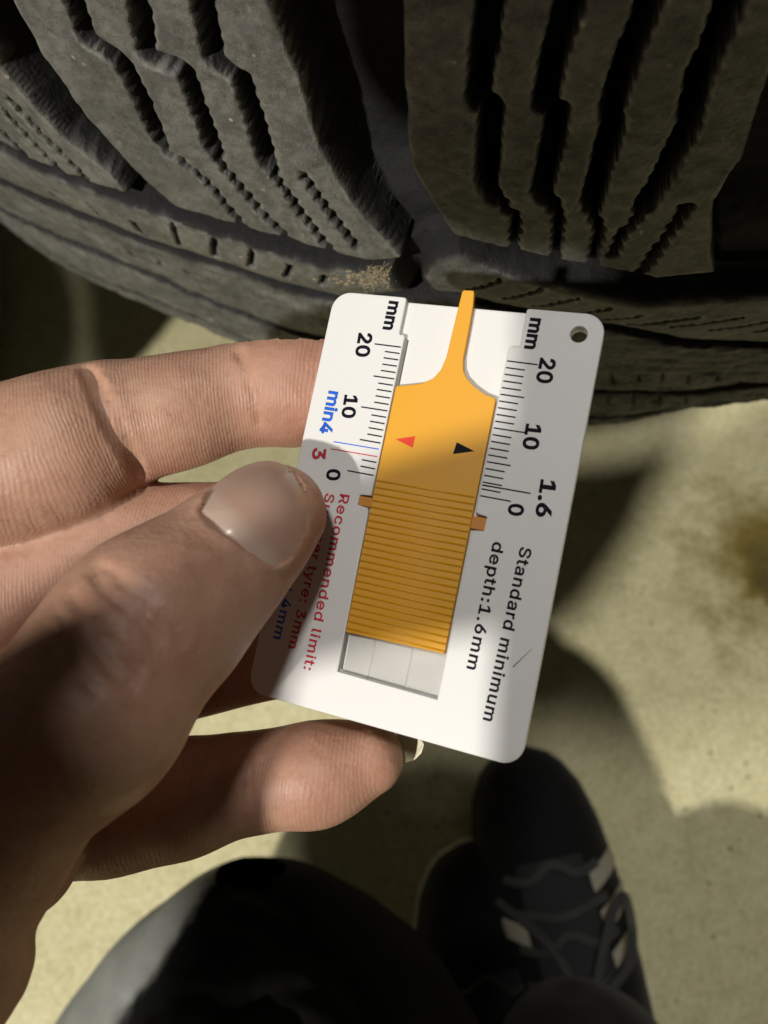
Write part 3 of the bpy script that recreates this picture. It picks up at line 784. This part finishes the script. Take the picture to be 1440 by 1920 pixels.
for nm, c_ in (('i', IN), ('m', MI), ('r', RI), ('p', PI_), ('t', TH), ('o', PA), ('o', FA), ('o', HE), ('o', HE2), ('o', HE3), ('o', TN)):
    L = np.concatenate([[0], np.cumsum(np.linalg.norm(np.diff(c_[:, :3], axis=0), axis=1))])
    for j in range(len(c_)-1):
        p, q = c_[j], c_[j+1]; d = (q-p)[:3]; t = np.clip(((Vh-p[:3]) @ d)/(d @ d), 0, 1)
        w_ = Vh-p[:3]-t[:, None]*d; dist = np.linalg.norm(w_, axis=1)-(p[3]+t*(q[3]-p[3]))
        m = dist < bestd
        bestd[m] = dist[m]
        side = w_[:, 1]
        ridge[m] = (L[j]+t*(L[j+1]-L[j])+(.16*side if nm == 'i' else .28*side))[m]
        rk[m] = {'i': 1.0, 'm': .8, 'r': .6, 'p': .8, 't': .05, 'o': .12}[nm]
        fr = (L[j]+t*(L[j+1]-L[j]))/L[-1]
        red[m] = ({'i': .25, 'm': .4, 'r': .5, 'p': .25, 't': .25, 'o': .2}[nm]+(sst(.62, .95, fr)*.55 if nm in 'ip' else 0*fr))[m]
_e = np.concatenate([Fh[:, [0, 1]], Fh[:, [1, 2]], Fh[:, [2, 3]], Fh[:, [3, 0]]]); _e = np.concatenate([_e, _e[:, ::-1]]); _deg = np.bincount(_e[:, 0], minlength=len(Vh))
def avg(x, n):
    for _ in range(n): x = .3*x+.7*np.bincount(_e[:, 0], x[_e[:, 1]], len(Vh))/_deg
    return x
ridge = avg(ridge, 14); rk = avg(rk, 10); red = avg(red, 10)
tipd = np.linalg.norm(Vh-TH[0, :3], axis=1); red = np.where(tipd < 9, .05, red)
hand_loc = W(P3(-60, 1600, 110))
me = mesh('hand', W(Vh)-hand_loc, Fh[:, ::-1] if False else Fh)
for nm, arr in (('ridge_u', ridge), ('ridge_k', rk), ('redness', red)):
    a = me.attributes.new(nm, 'FLOAT', 'POINT'); a.data.foreach_set('value', arr.astype(np.float32))
hand = link('hand', me, SKIN); hand.location = hand_loc
tag(hand, 'left hand pinching the white gauge card, thumb in front and fingers behind', 'hand')
def mat_nail():
    n = NT('fingernail', .28, (.60, .42, .34), spec=.5); n.b.inputs['Coat Weight'].default_value = .15
    n.b.inputs['Subsurface Weight'].default_value = .2; n.b.inputs['Subsurface Radius'].default_value = (1, .4, .25); n.b.inputs['Subsurface Scale'].default_value = .001
    t_ = n.attr('nail_t')
    c = n.ramp(t_, [(.0, (.50, .36, .28)), (.26, (.52, .39, .31)), (.38, (.46, .285, .215)), (.87, (.46, .295, .22)), (.96, (.50, .39, .28))])
    n.base(n.mix(.25, c, n.ramp(n.noise(200, 4), [(.3, (.50, .32, .25)), (.7, (.65, .47, .38))])))
    n.bump(n.noise(400, 3), .0002, .2)
    return n.m
NAILM = mat_nail()
def nail_mesh():
    vs, fs, tt = [], [], []; rings = 10; ed = edge[:-1]; k = len(ed)
    axd = np.array([.72, -.69])
    for r in range(rings+1):
        f = r/rings*1.03
        for a, b, _ in ed:
            x = nctr[0]+(a-nctr[0])*f; y = nctr[1]+(b-nctr[1])*f
            z = nail_z(x, y)-.12+.40*f**6
            vs.append(W(P3(x, y, z))-hand_loc)
            tt.append(np.clip(((x-nctr[0])*axd[0]+(y-nctr[1])*axd[1]+105)/210, 0, 1))
    for r in range(rings):
        for j in range(k):
            fs.append((r*k+j, r*k+(j+1) % k, (r+1)*k+(j+1) % k, (r+1)*k+j))
    me = mesh('thumbnail', vs, fs)
    a = me.attributes.new('nail_t', 'FLOAT', 'POINT'); a.data.foreach_set('value', np.array(tt, np.float32))
    return link('thumbnail', me, NAILM, hand)
nail_mesh()
# unseen sleeve up the arm, its path set to shade the thumb base
def shade_sleeve():
    pts = catmull([(-69, 56, 78, 20), (-84, 66, 42, 19), (-109, 73, 0, 20), (-185, 140, -80, 30), (-290, 240, -170, 42)], 8); vs, fs = [], []; n = 28
    for i, p in enumerate(pts):
        t = (pts[min(i+1, len(pts)-1)]-pts[max(i-1, 0)])[:3]; t /= np.linalg.norm(t)
        a = np.cross(t, [0, 0, 1]); a /= np.linalg.norm(a); b = np.cross(t, a)
        for j in range(n):
            q = p[:3]+(p[3]+1.2*math.sin(i*1.7+math.sin(j)*1.5))*(math.cos(2*math.pi*j/n)*a+math.sin(2*math.pi*j/n)*b); vs.append(W(q)-hand_loc)
    for i in range(len(pts)-1):
        for j in range(n): fs.append((i*n+j, i*n+(j+1) % n, (i+1)*n+(j+1) % n, (i+1)*n+j))
    fs.append(tuple(range((len(pts)-1)*n, len(pts)*n)))
    link('shade_sleeve', mesh('shade_sleeve', vs, fs), TROUSER, hand)
shade_sleeve()
# the little finger's nail showing past its tip
def tip_nail():
    out = [(745, 1368), (770, 1370), (788, 1380), (795, 1396), (790, 1412), (777, 1425), (760, 1430), (735, 1432)]
    vs, fs = [], []
    for dz in (0, .55):
        for a, b in out: vs.append(W(P3(a, b, 119.5+dz-(a-745)*.022+abs(b-1400)*.012))-hand_loc)
    k = len(out)
    fs.append(tuple(range(k))); fs.append(tuple(range(k, 2*k))[::-1])
    for j in range(k): fs.append((j, k+j, k+(j+1) % k, (j+1) % k))
    me = mesh('fingernail', vs, fs)
    a = me.attributes.new('nail_t', 'FLOAT', 'POINT'); a.data.foreach_set('value', np.full(len(vs), .97, np.float32))
    return link('fingernail', me, mat_simple('nail_edge', (.62, .56, .38), .35), hand, False)
tip_nail()

# ------------------------------------------------------------------ the squatting photographer's knee and shoes
def body(name, K, mt, it=3):
    Vk, Fk = K.surface(); Vk = lsmooth(Vk, Fk, it)
    c_ = W(Vk.mean(0)); o = link(name, mesh(name, W(Vk)-c_, Fk), mt); o.location = c_
    return o
K = Field((-190, 130, 10), (150, 640, 440), 2.8)
KN = ch([(462, 1782, 270, 158), (480, 1950, 268, 300), (495, 2200, 272, 470), (510, 2600, 280, 560)], 5)
K.add(KN, 4)
K.add(catmull([(-50, 300, 262, 75), (-45, 400, 170, 84), (-30, 520, 80, 90), (-20, 600, 20, 95)], 5), 12)  # unseen thigh, added to throw shade on the floor at right
K.noise(6, 45, 11); K.noise(1.4, 14, 12)
def groove(pts, r, sink):
    # a stitched rib line following the cloth through picture points
    rows = []
    for x, y, _ in catmull([(a, b, 0) for a, b in pts], 5):
        zs = np.arange(190, 430, .8); d = K.sample(np.stack([P3(x, y, z) for z in zs]))
        if (d < 0).any():
            z_ = zs[np.argmax(d < 0)]
            if not rows or abs(z_-r+sink-rows[-1][2]) < 10: rows.append([*P3(x, y, z_-r+sink), r])
    if len(rows) > 2: K.carve(catmull(rows, 2), 2)
for g in ([(398, 1660), (470, 1662), (530, 1692), (572, 1722), (560, 1742), (510, 1730)], [(385, 1715), (470, 1730), (560, 1775), (640, 1835), (690, 1890)],
          [(350, 1785), (440, 1792), (520, 1782), (580, 1775), (640, 1800)], [(330, 1850), (440, 1865), (560, 1910)], [(420, 1900), (520, 1850), (600, 1858)],
          [(418, 1650), (404, 1700), (360, 1780), (318, 1845), (285, 1900)], [(330, 1740), (280, 1810), (225, 1890)]): groove(g, 3.4, 2.0)
knee = body('trouser_leg', K, None, 4)
# lit side of the leg painted paler grey; vertex attribute marks it
kv = np.empty(len(knee.data.vertices)*3, np.float32); knee.data.vertices.foreach_get('co', kv)
kc = ((kv.reshape(-1, 3)+np.array(knee.location)-np.array([0, 0, H]))/MM) @ ROT
kx = kc[:, 0]/np.maximum(kc[:, 2], 60); ky = kc[:, 1]/np.maximum(kc[:, 2], 60)
lit_d = -((kx-(408-720)/FPX)*.84+(ky-(1650-960)/FPX)*.54)
a_ = knee.data.attributes.new('lit_side', 'FLOAT', 'POINT'); a_.data.foreach_set('value', lit_d.astype(np.float32))
def mat_knee():
    n = NT('dark_trouser_cloth_with_painted_lit_side', .95, spec=.04)
    p_ = n.math('ADD', n.attr('lit_side'), n.math('MULTIPLY', n.math('SUBTRACT', n.noise(45, 4), .5), .05))
    nz = n.noise(70, 5); c_ = n.mix(nz, (.009, .009, .0088), (.022, .022, .0208)); g_ = n.mix(nz, (.22, .23, .215), (.40, .41, .38))
    n.base(n.mix(n.ramp(p_, [(0, (0, 0, 0)), (.012, (1, 1, 1))]), c_, g_))
    q_ = n.bump(n.noise(40, 5), .002, .3); n.bump(n.noise(1100, 3), .0003, .4, q_)
    return n.m
knee.data.materials.append(mat_knee())
tag(knee, 'bent knee in dark grey trousers, close up below the hand', 'trousers')

def floor_xy(px, py, zw=0): return FPOS(px, py, zw)[:2]*1000
def make_shoe(toe_px, heel_dir_px, length, width, label, SOLEM):
    toe = floor_xy(*toe_px, .02); hp = floor_xy(*heel_dir_px, .02)
    ydir = (toe-hp)/np.linalg.norm(toe-hp); xdir = np.array([ydir[1], -ydir[0]])
    root = empty('shoe', (toe[0]*MM, toe[1]*MM, 0), label, 'shoe')
    def P(x, y, z): return ((xdir[0]*x+ydir[0]*y)*MM, (xdir[1]*x+ydir[1]*y)*MM, z*MM)   # y = 0 at the toe, negative to the heel
    hw = width/2
    # half widths and heights along the foot
    yy = np.array([0, 3, 10, 24, 45, 75, 110, 150, 190, 225, 250, 263, 268])*length/268
    ww = np.array([.10, .34, .58, .80, .94, 1.0, .97, .88, .80, .78, .72, .50, .15])*hw
    top = np.array([26, 32, 40, 46, 50, 55, 66, 82, 98, 104, 106, 100, 90])
    ys = np.linspace(0, yy[-1], 44); w_ = np.interp(ys, yy, ww); t_ = np.interp(ys, yy, top)
    def loft(name, sect, mt, parent=root):
        vs, fs = [], []; k = None
        for y, w, t in zip(ys, w_, t_):
            s_ = sect(y, w, t); k = len(s_); vs += [P(*q) for q in s_]
        for i in range(len(ys)-1):
            for j in range(k-1): fs.append((i*k+j, i*k+j+1, (i+1)*k+j+1, (i+1)*k+j))
        fs.append(tuple(range(k))[::-1]); n0 = (len(ys)-1)*k; fs.append(tuple(range(n0, n0+k)))
        me = mesh(name, vs, fs); bm = bmesh.new(); bm.from_mesh(me); bmesh.ops.recalc_face_normals(bm, faces=bm.faces); bm.to_mesh(me); bm.free()
        return link(name, me, mt, parent)
    def upper(y, w, t):
        out = []
        for a in np.linspace(0, math.pi, 21):
            c_, s_ = math.cos(a), math.sin(a)
            x = w*.97*np.sign(c_)*abs(c_)**.75; z = 22+(t-22)*abs(s_)**.85
            if y > 128 and abs(c_) < .55: z = min(z, 78)          # collar opening
            out.append((x, -y, z+.8*math.sin(y*.4+x*.2)))
        return out
    loft('upper', upper, SHOEM)
    loft('sole', lambda y, w, t: [(w*.98, -y, 1), (w*1.0, -y, 12), (w*.985, -y, 23), (w*.6, -y, 26), (-w*.6, -y, 26), (-w*.985, -y, 23), (-w*1.0, -y, 12), (-w*.98, -y, 1)], SOLEM)
    def surf(x, y):
        w = np.interp(y, ys, w_)*.97; t = np.interp(y, ys, t_); c_ = min(1, (abs(x)/w)**(1/.75)); return 22+(t-22)*max(0, 1-c_*c_)**.425
    # tongue
    vs, fs = [], []
    for i, y in enumerate(np.linspace(56, 140, 12)):
        for j, x in enumerate(np.linspace(-17, 17, 7)): vs.append(P(x, -y, surf(x*.8, y)+2.2-abs(x)*.05+(y > 118)*(y-118)*.5))
    for i in range(11):
        for j in range(6): fs.append((i*7+j, (i+1)*7+j, (i+1)*7+j+1, i*7+j+1))
    link('tongue', mesh('tongue', vs, fs), SHOET, root)
    def tube(name, pts, r, mt, n=6):
        pts = catmull(np.array(pts), 6); vs, fs = [], []
        for i, p in enumerate(pts):
            t = pts[min(i+1, len(pts)-1)]-pts[max(i-1, 0)]; t /= np.linalg.norm(t)+1e-9
            a = np.cross(t, [0, 0, 1]); a /= np.linalg.norm(a)+1e-9; b = np.cross(t, a)
            for j in range(n):
                q = p+r*(math.cos(2*math.pi*j/n)*a*1.5+math.sin(2*math.pi*j/n)*b*.7); vs.append(P(*q))
        for i in range(len(pts)-1):
            for j in range(n): fs.append((i*n+j, i*n+(j+1) % n, (i+1)*n+(j+1) % n, (i+1)*n+j))
        return link(name, mesh(name, vs, fs), mt, root)
    for i, y in enumerate((62, 77, 92, 107)):
        s_ = 1 if i % 2 else -1
        tube('lace', [(-24, -y, surf(24, y)+1.5), (-12, -y-2, surf(12, y)+5), (0, -y-4*s_, surf(0, y)+6), (12, -y-2, surf(12, y)+5), (24, -y, surf(24, y)+1.5)], 1.5, LACE)
    z0 = surf(0, 116)+9
    tube('lace', [(0, -116, z0), (-22, -108, z0-1), (-34, -126, z0-8), (-20, -140, z0-2), (0, -118, z0+1)], 1.4, LACE)
    tube('lace', [(0, -116, z0), (24, -100, z0-2), (30, -76, z0-10), (18, -86, z0-4), (0, -116, z0+1)], 1.4, LACE)
    tube('lace', [(0, -116, z0), (14, -136, z0-2), (10, -163, z0+4), (16, -186, z0+2)], 1.4, LACE)
    tube('lace', [(0, -116, z0), (-12, -88, z0-8), (-30, -70, z0-26)], 1.4, LACE)
    # three slanting side stripes each side
    for sd, i_s in ((1, (0, 1, 2)), (-1, (1,))):
        for i in i_s:
            vs, fs = [], []
            for k in range(9):
                x = sd*np.interp(k, [0, 8], [.50, .985])
                for e in (0, 1):
                    y = 66+i*17+e*9-k*1.1
                    w = np.interp(y, ys, w_)*.97
                    vs.append(P(x*w*1.012, -y, surf(x*w, y)+.7))
            for k in range(8): fs.append((2*k, 2*k+1, 2*k+3, 2*k+2))
            link('stripe', mesh('stripe', vs, fs), STRIPE, root)
    return root
SHOET = mat_cloth('black_tongue_textile', (.02, .021, .022), 2, .8)
make_shoe((965, 1398), (1088, 1900), 275, 76, 'black trainer with three grey side stripes and loose laces', SHOEM)
make_shoe((878, 1575), (935, 2000), 265, 78, 'second black trainer half hidden beside the striped one, off white midsole showing', SOLEW)
K = Field((0, 170, 130), (260, 470, 430), 3)
K.add(ch([(1095, 2030, 325, 175), (1115, 2190, 300, 230), (1140, 2500, 250, 330)], 5), 4); K.noise(7, 40, 15); K.noise(2, 14, 16)
tag(body('trouser_leg', K, mat_cloth('black_trouser_cloth', (.010, .010, .0095), .5), 3), 'black trouser cuff falling over the striped trainer', 'trousers')

# ------------------------------------------------------------------ dry straw caught on the shoulder of the tyre
def straw():
    base = W(P3(706, 520, 139.5)); vs, fs = [], []
    r = random.Random(5)
    for i in range(110):
        a = r.gauss(1.2, .9); L = r.uniform(.8, 3.2)
        d = np.array([math.cos(a), math.sin(a), r.uniform(-.5, .5)]); d /= np.linalg.norm(d); p = np.array([r.gauss(0, 1.3), r.gauss(0, .9), r.gauss(0, .5)])
        pts = [p-d*L*.5, p+np.array([r.gauss(0, .35) for _ in range(3)]), p+d*L*.5]
        s_ = np.cross(d, [0.2, .3, 1]); s_ /= np.linalg.norm(s_); w_ = r.uniform(.03, .085); u_ = np.cross(d, s_)
        b = len(vs)
        for k, q in enumerate(pts):
            for e in ((s_*w_), (u_*w_), (-s_*w_), (-u_*w_)): vs.append((ROT @ (q+e*(1 if k < 2 else .4)))*MM)
        for k in range(2):
            for j in range(4): fs.append((b+k*4+j, b+k*4+(j+1) % 4, b+k*4+4+(j+1) % 4, b+k*4+4+j))
    # crumbs of dried mud along the edge of the rubber
    for i in range(60):
        c_ = np.array([r.gauss(-4.0, 3.2), r.gauss(.1, .7), r.gauss(.5, .4)]); q = r.uniform(.08, .5); b = len(vs)
        for e in ((1, 0, 0), (-1, 0, 0), (0, 1, 0), (0, -1, 0), (0, 0, 1), (0, 0, -1)): vs.append((ROT @ (c_+np.array(e)*q*np.array([1.4, .7, .7])*r.uniform(.7, 1.2)))*MM)
        for x in (0, 1):
            for y, z in ((2, 4), (4, 3), (3, 5), (5, 2)): fs.append((b+x, b+y, b+z) if x == 0 else (b+x, b+z, b+y))
    o = link('straw_tuft', mesh('straw_tuft', vs, fs), STRAW, None, False); o.location = base
    tag(o, 'small tuft of dry straw and mud caught on the tyre above the gauge corner', 'straw', 'stuff')
straw()
# ------------------------------------------------------------------ plain tyres: unseen stack added to shade the left floor, and a hidden support
def unseen_plain_tyre(cx, cy, r, w, z, label):
    root = empty('tyre', (cx, cy, z), label, 'tyre')  # unseen: stack added to shade the left floor, and the hidden support
    prof = [(r*.66, 0.008), (r*.72, 0.0), (r*.86, .002), (r*.95, .02), (r*.985, .04)]
    prof += [(r*.985-d, .04+(w-.08)*t) for t, d in ((.05, 0), (.1, 0), (.12, .007), (.16, .007), (.18, 0), (.36, 0), (.38, .007), (.42, .007), (.44, 0), (.58, 0), (.6, .007), (.64, .007), (.66, 0), (.84, 0), (.86, .007), (.9, .007), (.92, 0))]
    prof += [(r*.985, w-.04), (r*.95, w-.02), (r*.86, w-.002), (r*.72, w), (r*.66, w-.008), (r*.62, w*.5), (r*.66, .008)]
    n = 120; k = len(prof)
    vs = [((q-(.006 if a % 4 == 0 and 4 < j < k-7 else 0))*math.sin(2*math.pi*a/n), (q-(.006 if a % 4 == 0 and 4 < j < k-7 else 0))*math.cos(2*math.pi*a/n), z) for a in range(n) for j, (q, z) in enumerate(prof)]
    fs = [(a*k+j, ((a+1) % n)*k+j, ((a+1) % n)*k+j+1, a*k+j+1) for a in range(n) for j in range(k-1)]
    me = mesh('casing', vs, fs); bm = bmesh.new(); bm.from_mesh(me); bmesh.ops.recalc_face_normals(bm, faces=bm.faces); bm.to_mesh(me); bm.free()
    a_ = me.attributes.new('dust_shade', 'FLOAT', 'POINT'); a_.data.foreach_set('value', np.full(len(me.vertices), .6, np.float32))
    link('casing', me, RUB, root)
p_ = W((-566, -140, 470))
unseen_plain_tyre(p_[0], p_[1], .30, .205, 0, 'unseen plain tyre added to shade the left floor, bottom of the stack')
unseen_plain_tyre(p_[0]+.045, p_[1]-.01, .30, .205, .206, 'unseen plain tyre added to shade the left floor, top of the stack')
unseen_plain_tyre(TX, TY, .20, .2, 0, 'small tyre on the floor hidden under the winter tyre')
# ------------------------------------------------------------------ the phone taking the picture, unseen, its outline set to shade the card
def unseen_phone():
    me = curve_mesh('unseen_phone', [arc(-57+9, -20+9, 9, 180, 270)+arc(12-9, -20+9, 9, 270, 360)+arc(12-9, 134-9, 9, 0, 90)+arc(-57+9, 134-9, 9, 90, 180)], -13, -5, 2)
    for v in me.vertices: v.co = Vector(W(np.array(v.co)))-Vector((0, 0, H))
    o = link('unseen_phone', me, mat_simple('unseen_phone_black', (.02, .02, .02), .3)); o.location = (0, 0, H)
    tag(o, 'black phone unseen behind the picture, outline set to shade the card', 'unseen_phone')
def unseen_grip():  # unseen fingers, added and shaped to shade the tyre, card and thumb
    G = Field((-124, -50, -40), (-10, 92, 18), 1.1)
    G.add(catmull([(-20, 50, -30, 16), (-36, 20, -28, 16), (-44, -12, -26, 14)], 4), 6)
    for y0, x1, rr in ((-28, -72, 8.5), (-13, -76, 9), (2, -74, 8.5)):
        G.add(catmull([(-44, y0+6, -24, rr+1), (-62, y0+3, -20, rr), (x1, y0, -8, rr), (-60, y0, 3, rr+.3), (-48, y0, 4, rr-.3)], 4), 2)
    G.add(catmull([(-34, 48, -30, 15), (-56, 53, -24, 12.5), (-76, 56, -14, 11.5), (-93, 61, -6, 11), (-106, 69, 2, 11)], 4), 3)
    o = body('hand', G, SKIN, 2)
    for nm in ('ridge_u', 'ridge_k', 'redness'): o.data.attributes.new(nm, 'FLOAT', 'POINT')
    tag(o, 'unseen right hand at the phone edge, added to shade tyre, card and thumb', 'hand')
unseen_grip()
PHONE = True
if PHONE: unseen_phone()
